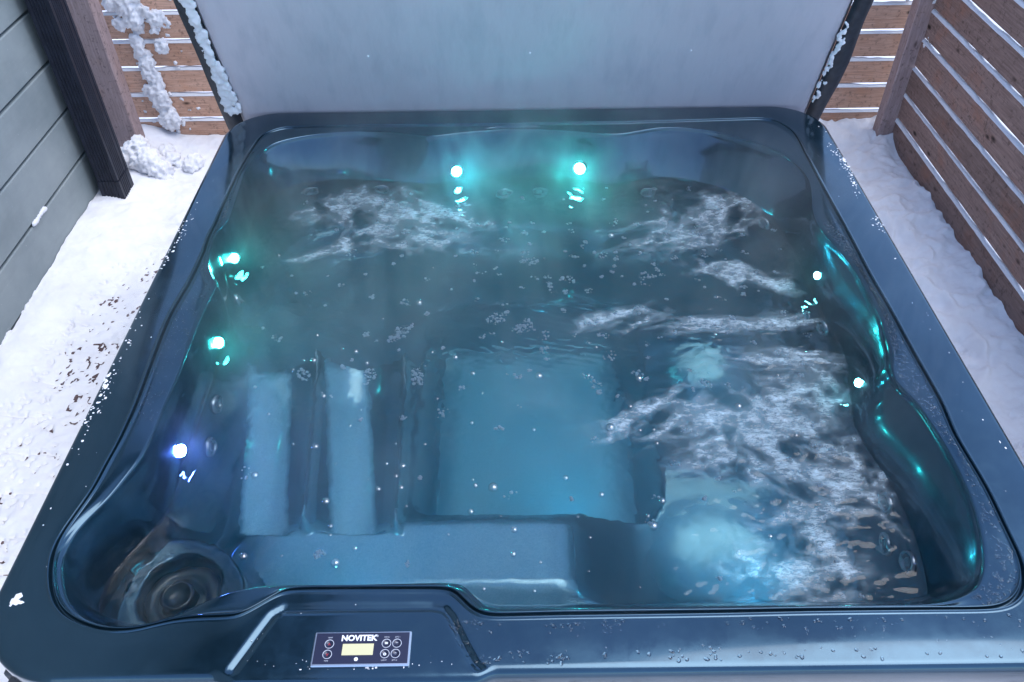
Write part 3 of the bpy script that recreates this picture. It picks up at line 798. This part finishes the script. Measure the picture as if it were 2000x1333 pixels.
# filter in the corner ledge
fl = link('filter_lid', lathe('filter_lid', [(0.083, -0.02), (0.083, 0.012), (0.078, 0.018), (0.060, 0.018), (0.056, 0.010), (0.044, 0.010), (0.042, 0.014)], M_DARK, 40), tub, (-0.800, -0.748, 0.565))
link('filter_cap', lathe('filter_cap', [(0.038, -0.01), (0.038, 0.034), (0.034, 0.040), (0.028, 0.040), (0.026, 0.022), (0.004, 0.020)], M_DARK, 32), fl, (-0.006, -0.006, 0.008))
# cabinet under the rim
bm = bmesh.new()
for (lo_, hi_) in (((-1.01, -1.025, 0.0), (1.01, -1.0, 0.79)), ((-1.01, 1.0, 0.0), (1.01, 1.025, 0.79)), ((-1.025, -0.998, 0.0), (-1.0, 0.998, 0.79)), ((1.0, -0.998, 0.0), (1.025, 0.998, 0.79))):
    pm = box_mesh('cabinet_panel', lo_, hi_, M_CAB, 0.004)
    link('cabinet_panel', pm, tub)
bm.free()

# control panel on the front console
PX, PY, PZ = -0.334, -1.0045, 0.8815
cp = link('control_panel', None, tub, (PX, PY, PZ)) if False else None
bm = bmesh.new(); add_box(bm, (-0.088, -0.033, -0.004), (0.088, 0.033, 0.0045), 0.0018)
cp = link('control_panel', bm_mesh('control_panel', bm, M_CHROME), tub, (PX, PY, PZ))
cp['label'] = 'control panel with small display and round buttons'
bm = bmesh.new(); add_box(bm, (-0.0845, -0.0285, 0.0042), (0.0845, 0.0300, 0.0054), 0.0006)
link('face_plate', bm_mesh('face_plate', bm, M_FACE), cp)
bm = bmesh.new(); add_box(bm, (-0.0345, -0.0130, 0.0050), (0.0215, 0.0085, 0.0062), 0.0004)
link('display', bm_mesh('display', bm, M_LCD), cp)
def text(name, s, size, x, y, mat, off=0.0, parent=cp, z=0.0056):
    cu = bpy.data.curves.new(name, 'FONT'); cu.body = s; cu.size = size; cu.align_x = 'CENTER'; cu.align_y = 'CENTER'
    cu.extrude = 0.0002; cu.offset = off; cu.resolution_u = 3
    tmp = bpy.data.objects.new('tmp', cu); COL.objects.link(tmp)
    bpy.context.view_layer.update()
    me = bpy.data.meshes.new_from_object(tmp); bpy.data.objects.remove(tmp)
    me.materials.clear(); me.materials.append(mat)
    return link(name, me, parent, (x, y, z))
lg = text('lettering', 'NOVITEK', 0.0152, -0.0065, 0.0190, M_PRINT, 0.00055); lg.scale.x = 1.0; lg['label'] = 'white printed maker name'
text('lettering', '\u00ae', 0.0055, 0.0262, 0.0228, M_PRINT)
bt_me = lathe('button', [(0.0085, 0.0), (0.0085, 0.0010), (0.0075, 0.0010), (0.0073, 0.0004)], M_PRINTDIM, 28)
bt_me.materials.append(M_FACE); bt_me.polygons[len(bt_me.polygons) - 1].material_index = 1
for (x, y, s, mt) in ((-0.0590, 0.0085, '^', M_RED), (-0.0600, -0.0110, 'v', M_RED), (0.0440, 0.0085, '=', M_PRINT), (0.0630, 0.0085, '*', M_PRINTDIM), (0.0430, -0.0110, 'o', M_PRINT), (0.0620, -0.0110, '*', M_PRINTDIM)):
    b = link('button', bt_me, cp, (x, y, 0.0053))
    # icons sit on the button face
    b2 = link('button_icon', text('tmpicon', s, 0.010, 0, 0, mt, 0.0003, None).data, cp, (x, y - (0.002 if s in '^*' else 0), 0.0056))
for o_ in [o for o in bpy.data.objects if o.name.startswith('tmpicon')]: bpy.data.objects.remove(o_)
for (x, y, s) in ((-0.0590, 0.0205, 'TEMP'), (-0.0605, -0.0232, 'TIME'), (0.0440, 0.0205, 'MENU'), (0.0635, 0.0205, 'JETS 1'), (0.0425, -0.0232, 'LIGHT'), (0.0615, -0.0232, 'JETS 2')):
    text('lettering', s, 0.0036, x, y, M_PRINTDIM)
link('emblem', lathe('emblem', [(0.0036, 0.0), (0.0036, 0.0006), (0.0022, 0.0006), (0.0012, 0.0003)], M_PRINT, 16), cp, (-0.0075, -0.0205, 0.0053))
# ------------------------------------------------------------------ water
dx = 0.0042
xs = np.arange(-1.0, 0.95, dx); ys = np.arange(-0.93, 0.90, dx)
X, Y = np.meshgrid(xs, ys, indexing='ij')
rr = np.hypot(X, Y); tt = np.arctan2(Y, X)
rw = np.interp(tt, np.r_[TH[-1] - 2 * np.pi, TH, TH[0] + 2 * np.pi], np.r_[R_WAT[-1], R_WAT, R_WAT[0]])
def blob(x0, y0, ax, ay, rot=0.0, p=1.0):
    c, s = math.cos(rot), math.sin(rot)
    u = ((X - x0) * c + (Y - y0) * s) / ax; w = (-(X - x0) * s + (Y - y0) * c) / ay
    return np.exp(-(u * u + w * w) ** p)
turb = np.clip(1.0 * blob(0.60, -0.55, 0.34, 0.30) + 0.9 * blob(0.60, 0.02, 0.38, 0.26) + 0.75 * blob(0.45, 0.52, 0.34, 0.24) + 0.7 * blob(-0.45, 0.60, 0.34, 0.24) + 0.45 * blob(0.0, 0.25, 0.5, 0.35) + 0.35 * blob(-0.55, 0.15, 0.3, 0.25), 0, 1)
calm = np.clip(1.15 * blob(-0.22, -0.62, 0.62, 0.36, 0, 1.6) + 0.6 * blob(-0.55, -0.25, 0.25, 0.35), 0, 1)
turb = np.maximum(turb, 0.62 - 0.50 * calm)
wx = X + 0.10 * (fbm(X * 4, Y * 4, 3, 1) - 0.5); wy = Y + 0.10 * (fbm(X * 4 + 7, Y * 4 + 3, 3, 2) - 0.5)
H = 0.0045 * (fbm(wx * 3.2, wy * 3.2, 3, 4) - 0.5) * (0.35 + turb)
def ridged(x, y, s): return 1 - np.abs(2 * vnoise(x, y, s) - 1)
H += 0.0034 * turb * (ridged(wx * 11, wy * 11, 3) ** 2 - 0.4)
H += 0.0028 * turb * (ridged(wx * 24 + 3, wy * 24, 5) ** 2 - 0.4)
H += 0.0036 * (turb + 0.04) * (fbm(wx * 52, wy * 52, 3, 6, 0.6) - 0.5)
H += 0.0030 * (0.42 + 0.58 * (1 - calm)) * (fbm(wx * 17 + 2, wy * 22, 2, 1) - 0.5)
H += 0.0017 * (0.40 + 0.60 * (1 - calm)) * (fbm(wx * 38, wy * 46 + 5, 2, 5) - 0.5)
# concentric swell over the upwelling jet
dj = np.hypot((X - 0.335), (Y - 0.30) * 0.9)
H += 0.0008 * np.cos(dj * 2 * np.pi / 0.020 + 5 * fbm(X * 8, Y * 8, 2, 2)) * np.exp(-(dj / 0.13) ** 2) + 0.004 * np.exp(-(dj / 0.08) ** 2)
dj = np.hypot((X + 0.55), (Y - 0.13))
H += 0.0006 * np.cos((X * 0.3 + Y) * 2 * np.pi / 0.022 + 6 * fbm(X * 6, Y * 6, 2, 3)) * (np.exp(-(dj / 0.2) ** 2) + np.exp(-(np.hypot(X - 0.15, Y - 0.05) / 0.25) ** 2))
Z = ZW + H * smoothstep(0.0, 0.05, rw - rr + 0.01) + 0.0028 * np.exp(-np.maximum(rw - rr, 0) / 0.004)
keep = (rr < rw + 0.012)
# foam density painted on the surface as an attribute
def streak(x0, y0, ax, ay, rot, s, sc=(5, 22), lo=0.47, hi=0.98):
    c, sn = math.cos(rot), math.sin(rot)
    u = (wx - x0) * c + (wy - y0) * sn; w = -(wx - x0) * sn + (wy - y0) * c
    w = w + 0.03 * (fbm(u * 9 + s, w * 9, 3, s + 1) - 0.5); u2 = u + 0.05 * (fbm(u * 7, w * 7 + s, 3, s + 2) - 0.5)
    f = fbm(u2 * sc[0] * 1.6 + s * 3.1, w * sc[1] * 1.5 + 1.7 * s, 5, s, 0.62)
    rd = 1 - np.abs(2 * fbm(u2 * sc[0] * 1.3 + 5 * s, w * sc[1] * 1.1, 3, s + 3) - 1)
    f = 0.62 * f + 0.38 * rd ** 2
    env = np.clip(1.25 * blob(x0, y0, ax, ay, rot, 1.0), 0, 1)
    return smoothstep(lo, hi, f + 0.30 * env - 0.12) * smoothstep(0.05, 0.6, env)
foam = np.zeros_like(X)
for a in ((0.56, 0.05, 0.28, 0.045, 0.02, 1, (4, 26)), (0.68, -0.11, 0.22, 0.045, -0.05, 2, (4, 24)), (0.56, -0.34, 0.22, 0.11, 0.45, 3, (10, 15)),
          (0.66, -0.47, 0.20, 0.13, -0.55, 4, (10, 14)), (0.60, -0.70, 0.20, 0.12, 0.5, 5, (10, 12)), (0.34, -0.30, 0.18, 0.07, 0.4, 6, (9, 15)),
          (0.58, 0.58, 0.24, 0.13, 0.6, 1, (8, 13)), (0.46, 0.44, 0.18, 0.06, 0.2, 2, (7, 16)), (-0.45, 0.60, 0.18, 0.18, 0.9, 4, (9, 11)), (-0.62, 0.68, 0.16, 0.09, 0.4, 3, (9, 11)),
          (-0.64, 0.43, 0.14, 0.04, 0.4, 5, (6, 18)), (0.28, 0.07, 0.14, 0.05, 0.2, 6, (9, 14)), (0.66, 0.27, 0.16, 0.07, -0.3, 7, (9, 13)), (-0.28, 0.55, 0.14, 0.14, -0.7, 6, (9, 11)), (0.70, -0.25, 0.12, 0.10, 0.7, 2, (9, 12))):
    foam = np.maximum(foam, streak(*a))
fine = fbm(X * 90, Y * 90, 2, 2)
foam = np.clip(foam * (0.55 + 0.8 * fine), 0, 1)
Z = Z + foam * (0.0015 + 0.0045 * (fbm(X * 70, Y * 70, 2, 4) - 0.35))          # froth stands proud of the water
# air carried down under the surface: broad pale haze
aer = np.clip(0.8 * (turb > 0.45) * turb * smoothstep(0.40, 0.75, fbm(wx * 5, wy * 5, 4, 3)), 0, 1)
nx, ny = X.shape
idx = np.arange(nx * ny).reshape(nx, ny)
F = np.stack([idx[:-1, :-1], idx[1:, :-1], idx[1:, 1:], idx[:-1, 1:]], -1).reshape(-1, 4)
kf = (keep[:-1, :-1] & keep[1:, :-1] & keep[1:, 1:] & keep[:-1, 1:]).ravel()
F = F[kf]
used = np.zeros(nx * ny, bool); used[F.ravel()] = True
remap = np.cumsum(used) - 1
Vw = np.stack([X, Y, Z], -1).reshape(-1, 3)[used]; F = remap[F]

t = NT('water')
t.n.remove(t.b)
fz = t.new('ShaderNodeAttribute'); fz.attribute_name = 'foam'
ae = t.new('ShaderNodeAttribute'); ae.attribute_name = 'aer'
gl = t.new('ShaderNodeBsdfGlass'); gl.inputs['IOR'].default_value = 1.33; gl.inputs['Roughness'].default_value = 0.0
gl.inputs['Color'].default_value = (1, 1, 1, 1)
df = t.new('ShaderNodeBsdfDiffuse'); df.inputs['Color'].default_value = (0.66, 0.80, 0.90, 1)
tl = t.new('ShaderNodeBsdfTranslucent'); tl.inputs['Color'].default_value = (0.55, 0.72, 0.85, 1)
mf = t.new('ShaderNodeMixShader'); mf.inputs[0].default_value = 0.4
t.link(df.outputs[0], mf.inputs[1]); t.link(tl.outputs[0], mf.inputs[2])
v = t.geo((1, 2.2, 1)); fn = t.noise(v, 48, 6, 0.72, 0.8); f2 = t.noise(t.geo(), 330, 2, 0.5)
fq = t.math('ADD', t.math('MULTIPLY', t.ramp(fn, [(0.38, 0.10), (0.68, 1.0)]), 0.75), t.math('MULTIPLY', f2, 0.35))
fac = t.math('MULTIPLY', t.math('MULTIPLY', fz.outputs['Fac'], fq), 1.15)
fac = t.math('MINIMUM', t.math('ADD', fac, t.math('MULTIPLY', ae.outputs['Fac'], 0.06)), 0.9)
ms = t.new('ShaderNodeMixShader'); t.link(fac, ms.inputs[0]); t.link(gl.outputs[0], ms.inputs[1]); t.link(mf.outputs[0], ms.inputs[2])
t.link(ms.outputs[0], t.out.inputs['Surface'])
va = t.new('ShaderNodeVolumeAbsorption'); va.inputs['Color'].default_value = (0.012, 0.72, 0.87, 1); va.inputs['Density'].default_value = 1.25
vs = t.new('ShaderNodeVolumeScatter'); vs.inputs['Color'].default_value = (0.09, 0.60, 0.95, 1); vs.inputs['Density'].default_value = 0.7; vs.inputs['Anisotropy'].default_value = 0.2
ad = t.new('ShaderNodeAddShader'); t.link(va.outputs[0], ad.inputs[0]); t.link(vs.outputs[0], ad.inputs[1])
t.link(ad.outputs[0], t.out.inputs['Volume'])
M_WATER = t.m
w_me = quads_np('water', Vw, F, M_WATER)
for nm, arr in (('foam', foam), ('aer', aer)):
    at = w_me.attributes.new(nm, 'FLOAT', 'POINT'); at.data.foreach_set('value', arr.ravel()[used].astype(np.float32))
water = link('water', w_me)
tag(water, 'clear blue bubbling water filling the hot tub', 'water', kind='structure')

def wz(x, y):
    i = int(round((x - xs[0]) / dx)); j = int(round((y - ys[0]) / dx))
    return float(Z[min(max(i, 0), nx - 1), min(max(j, 0), ny - 1)])
def inside(x, y, m=0.03):
    r = math.hypot(x, y); k = int((math.atan2(y, x) + math.pi) / (2 * math.pi) * NTH) % NTH
    return r < R_WAT[k] - m

# clear bubbles floating singly
t = NT('bubble_film'); t.n.remove(t.b)
tr = t.new('ShaderNodeBsdfTransparent'); gs = t.new('ShaderNodeBsdfGlossy'); gs.inputs['Roughness'].default_value = 0.03
lw = t.new('ShaderNodeLayerWeight'); lw.inputs['Blend'].default_value = 0.35
mx = t.new('ShaderNodeMixShader')
t.link(t.ramp(lw.outputs['Fresnel'], [(0.0, 0.20), (0.45, 0.45), (1.0, 0.95)]), mx.inputs[0]); t.link(tr.outputs[0], mx.inputs[1]); t.link(gs.outputs[0], mx.inputs[2])
t.link(mx.outputs[0], t.out.inputs['Surface'])
M_BUB = t.m
def dome(seg=16, rings=6):
    V = []; F = []
    for j in range(rings):
        a = R(90) * j / rings
        for k in range(seg): V.append((math.cos(a) * math.cos(2 * math.pi * k / seg), math.cos(a) * math.sin(2 * math.pi * k / seg), 0.85 * math.sin(a)))
    V.append((0, 0, 0.85))
    for j in range(rings - 1):
        for k in range(seg): F.append((j * seg + k, j * seg + (k + 1) % seg, (j + 1) * seg + (k + 1) % seg, (j + 1) * seg + k))
    for k in range(seg): F.append(((rings - 1) * seg + k, (rings - 1) * seg + (k + 1) % seg, rings * seg))
    return V, F
dv, df_ = dome()
bub_me = mesh_np('bubble', dv, df_, M_BUB, True)
BUBS = []
n_b = 0
while n_b < 90:
    q = random.random()
    if q < 0.72: x, y = random.uniform(-0.72, 0.30), random.uniform(-0.80, -0.02)
    else: x, y = random.uniform(-0.8, 0.75), random.uniform(-0.75, 0.75)
    if not inside(x, y, 0.04): continue
    r = 0.0035 + 0.0095 * random.random() ** 1.7
    BUBS.append((x, y, r)); n_b += 1
for (x, y, r) in BUBS:
    b = link('bubble', bub_me, None, (x, y, wz(x, y) - 0.0006)); b.scale = (r, r, r)
    tag(b, 'small clear bubble floating on the tub water', 'bubble', 'clear bubbles floating on the tub water')

# froth: rafts of tiny bubbles too many to count
t = NT('froth'); v = t.geo()
t.set(Base_Color=(0.36, 0.46, 0.56), Roughness=0.3, Transmission_Weight=0.78, IOR=1.12)
M_FROTH = t.m
dv2, df2 = dome(7, 3); dv2 = np.array(dv2)
V = []; F = []; base = 0
def raft(x, y, size, n, el=1.0, rot=0.0):
    global base
    for _ in range(n):
        a = random.uniform(0, 2 * math.pi); d = size * math.sqrt(random.random())
        u, w = d * math.cos(a), d * math.sin(a) * el
        px_, py_ = x + u * math.cos(rot) - w * math.sin(rot), y + u * math.sin(rot) + w * math.cos(rot)
        if not inside(px_, py_, 0.01): continue
        r = 0.0010 + 0.0042 * random.random() ** 3
        V.append(dv2 * r + np.array([px_, py_, wz(px_, py_) - 0.0004])); F.extend([tuple(i + base for i in f) for f in df2]); base += len(dv2)
for _ in range(190):
    x, y = random.gauss(-0.05, 0.42), random.gauss(0.18, 0.30)
    if inside(x, y, 0.05): raft(x, y, random.choice((0.004, 0.006, 0.009, 0.013, 0.02)), random.randint(5, 26), random.uniform(0.5, 1.0), random.uniform(0, 3))
for _ in range(60):
    x, y = random.gauss(0.6, 0.2), random.gauss(-0.1, 0.5)
    if inside(x, y, 0.02): raft(x, y, random.choice((0.004, 0.008, 0.014)), random.randint(4, 20), 0.6, 0)
for (x, y, s, n) in ((-0.37, 0.03, 0.030, 90), (-0.39, 0.00, 0.018, 50), (-0.345, 0.055, 0.010, 30), (-0.10, 0.08, 0.035, 90), (-0.02, 0.04, 0.03, 80), (-0.315, -0.14, 0.022, 60), (-0.31, -0.17, 0.02, 40), (-0.62, -0.14, 0.025, 60), (-0.44, -0.14, 0.025, 70), (0.0, 0.35, 0.03, 60)):
    raft(x, y, s, n, 0.7, random.uniform(0, 3))
fo = link('froth', mesh_np('froth', np.vstack(V), F, M_FROTH, True))
tag(fo, 'rafts of tiny white froth bubbles scattered over the tub water', 'froth', kind='stuff')

# ------------------------------------------------------------------ wet and frosty bits on the rim
t = NT('water_drop'); t.set(Base_Color=(0.9, 0.95, 1.0), Roughness=0.02, Transmission_Weight=1.0, IOR=1.33); M_DROP = t.m
dv3, df3 = dome(9, 3); dv3 = np.array(dv3) * np.array([1, 1, 0.4])
V = []; F = []; base = 0
def drop(x, y, z, r, el=1.0, rot=0.0):
    global base
    q = dv3 * np.array([r * el, r, r]); c, s = math.cos(rot), math.sin(rot)
    q = np.stack([q[:, 0] * c - q[:, 1] * s, q[:, 0] * s + q[:, 1] * c, q[:, 2]], -1)
    V.append(q + np.array([x, y, z])); F.extend([tuple(i + base for i in f) for f in df3]); base += len(dv3)
def at_band(th, f):
    k = int((th + math.pi) / (2 * math.pi) * NTH) % NTH
    r = R_LIP[k] + 0.012 + (R_GRV[k] - 0.008 - R_LIP[k] - 0.012) * f
    return r * math.cos(th), r * math.sin(th), 0.8790 - 0.006 * (1 - f) ** 1.5
for _ in range(1500):
    th = random.uniform(-0.85, 0.35) if random.random() < 0.75 else random.uniform(2.6, 3.6)
    if th > math.pi: th -= 2 * math.pi
    x, y, z = at_band(th, random.random()); drop(x, y, z - 0.0003, random.uniform(0.0010, 0.0032), random.uniform(1, 1.8), random.uniform(0, 3))
for _ in range(130):
    x0, y0 = random.uniform(-0.15, 0.95), random.uniform(-1.03, -0.955)
    for q in range(random.choice((1, 1, 2, 4, 10))):
        x, y = x0 + random.gauss(0, 0.012), y0 + random.gauss(0, 0.012)
        if -1.035 < y < -0.952: drop(x, y, 0.8803, random.uniform(0.0012, 0.0042), random.uniform(1, 1.5), random.uniform(0, 3))
for _ in range(90):
    x, y = random.gauss(-0.155, 0.02), random.gauss(-0.955, 0.02)
    if y < -0.945 : drop(x, y, 0.8803, random.uniform(0.001, 0.003))
o = link('droplets', mesh_np('droplets', np.vstack(V), F, M_DROP, True))
tag(o, 'water droplets beaded along the glossy tub rim', 'droplets', kind='stuff')

V = []; F = []; base = 0
ico = bmesh.new(); bmesh.ops.create_icosphere(ico, subdivisions=1, radius=1.0)
iv = np.array([v_.co[:] for v_ in ico.verts]); if_ = [tuple(v_.index for v_ in f.verts) for f in ico.faces]; ico.free()
def fleck(x, y, z, r):
    global base
    q = iv * np.array([r * random.uniform(0.6, 1.5), r * random.uniform(0.6, 1.5), r * 0.45]) * (1 + 0.35 * rng.random((len(iv), 1)))
    V.append(q + np.array([x, y, z])); F.extend([tuple(i + base for i in f) for f in if_]); base += len(iv)
def crust(x0, y0, sx, sy, n, r):
    for _ in range(n):
        x, y = x0 + random.gauss(0, sx), y0 + random.gauss(0, sy)
        if max(abs(x), abs(y)) < 1.046: fleck(x, y, 0.8805 - 0.004 * max(0, max(abs(x), abs(y)) - 1.038) / 0.01, r * random.uniform(0.4, 1.3))
crust(-1.03, 0.32, 0.008, 0.05, 30, 0.002); crust(1.03, 0.30, 0.008, 0.03, 20, 0.002); crust(1.0, -0.12, 0.012, 0.05, 12, 0.002); crust(1.0, -0.45, 0.014, 0.08, 12, 0.002)
crust(-1.03, -0.30, 0.012, 0.12, 70, 0.0018); crust(1.028, 0.64, 0.012, 0.12, 80, 0.0018)
def ice(pts, label, nm):
    B = []
    for (x0, y0, sx, sy, n) in pts:
        for _ in range(n):
            x, y = x0 + random.gauss(0, sx), y0 + random.uniform(-1.6, 1.6) * sy
            if abs(x) < 1.049: B.append((x, y, 0.8795 - max(0, abs(x) - 1.036) * 0.35, random.uniform(0.0025, 0.0055), random.uniform(0.7, 1.3), random.uniform(0.9, 1.8), 0.32))
    lumps(nm, B, label, 0.0024, 0.0022)
ice([(-1.036, -0.38, 0.008, 0.055, 60), (-1.03, -0.30, 0.006, 0.02, 20), (-1.036, 0.17, 0.006, 0.03, 24)], 'thin crust of ice along the tub rim edge above the planks', 'rim_ice')
ice([(1.033, 0.66, 0.008, 0.05, 50), (1.030, 0.54, 0.006, 0.025, 26)], 'thin crust of ice on the rim edge nearest the fence corner', 'rim_ice_far')
crust(-1.0, -0.9, 0.006, 0.006, 12, 0.005)
crust(-0.35, -1.042, 0.07, 0.004, 70, 0.0015); crust(-0.48, -0.99, 0.05, 0.03, 40, 0.0008); crust(-0.19, -1.0, 0.03, 0.025, 26, 0.0008); crust(-0.31, -0.967, 0.04, 0.002, 40, 0.0015)
for _ in range(60):
    s = random.choice((-1, 1)); crust(s * random.uniform(0.96, 1.035), random.uniform(-0.85, 0.85), 0.002, 0.002, random.choice((1, 1, 1, 3)), 0.0017)
o = link('snow', mesh_np('rim_snow', np.vstack(V), F, M_SNOW, False))
tag(o, 'white flecks of frost and snow crusted on the tub rim', 'snow', kind='stuff')

# ------------------------------------------------------------------ steam over the water
bm = bmesh.new(); bmesh.ops.create_icosphere(bm, subdivisions=4, radius=1.0)
for v_ in bm.verts:
    x, y, z = v_.co
    k = max(abs(x), abs(y)); v_.co = (x * 1.12, y * 1.08 + 0.03, 0.735 + (z * 0.5 + 0.5) ** 1.0 * 0.0 + max(z, -0.02) * 0.62)
t = NT('steam'); t.n.remove(t.b)
v = t.geo(); n1 = t.noise(t.geo((1.6, 1.2, 0.8)), 2.3, 4, 0.62, 1.2)
sp_ = t.new('ShaderNodeSeparateXYZ'); gq = t.new('ShaderNodeNewGeometry'); t.link(gq.outputs['Position'], sp_.inputs[0])
zf = t.new('ShaderNodeMapRange'); zf.inputs['From Min'].default_value = 0.74; zf.inputs['From Max'].default_value = 1.25; zf.inputs['To Min'].default_value = 1.0; zf.inputs['To Max'].default_value = 0.0
t.link(sp_.outputs['Z'], zf.inputs['Value'])
den = t.math('MULTIPLY', t.math('MULTIPLY', t.ramp(n1, [(0.44, 0.10), (0.66, 1.0)]), zf.outputs[0]), 0.72)
gy = t.new('ShaderNodeMapRange'); gy.inputs['From Min'].default_value = -0.9; gy.inputs['From Max'].default_value = 0.7; gy.inputs['To Min'].default_value = 0.35; gy.inputs['To Max'].default_value = 1.5
t.link(t.math('SUBTRACT', sp_.outputs['Y'], t.math('MULTIPLY', sp_.outputs['X'], 0.35)), gy.inputs['Value'])
den = t.math('MULTIPLY', den, gy.outputs[0])
pv = t.new('ShaderNodeVolumePrincipled'); pv.inputs['Color'].default_value = (0.93, 0.95, 1.0, 1); pv.inputs['Anisotropy'].default_value = 0.3
t.link(den, pv.inputs['Density']); t.link(pv.outputs[0], t.out.inputs['Volume'])
st_o = link('steam', bm_mesh('steam', bm, t.m))
tag(st_o, 'thin white steam drifting over the hot water', 'steam', kind='stuff')
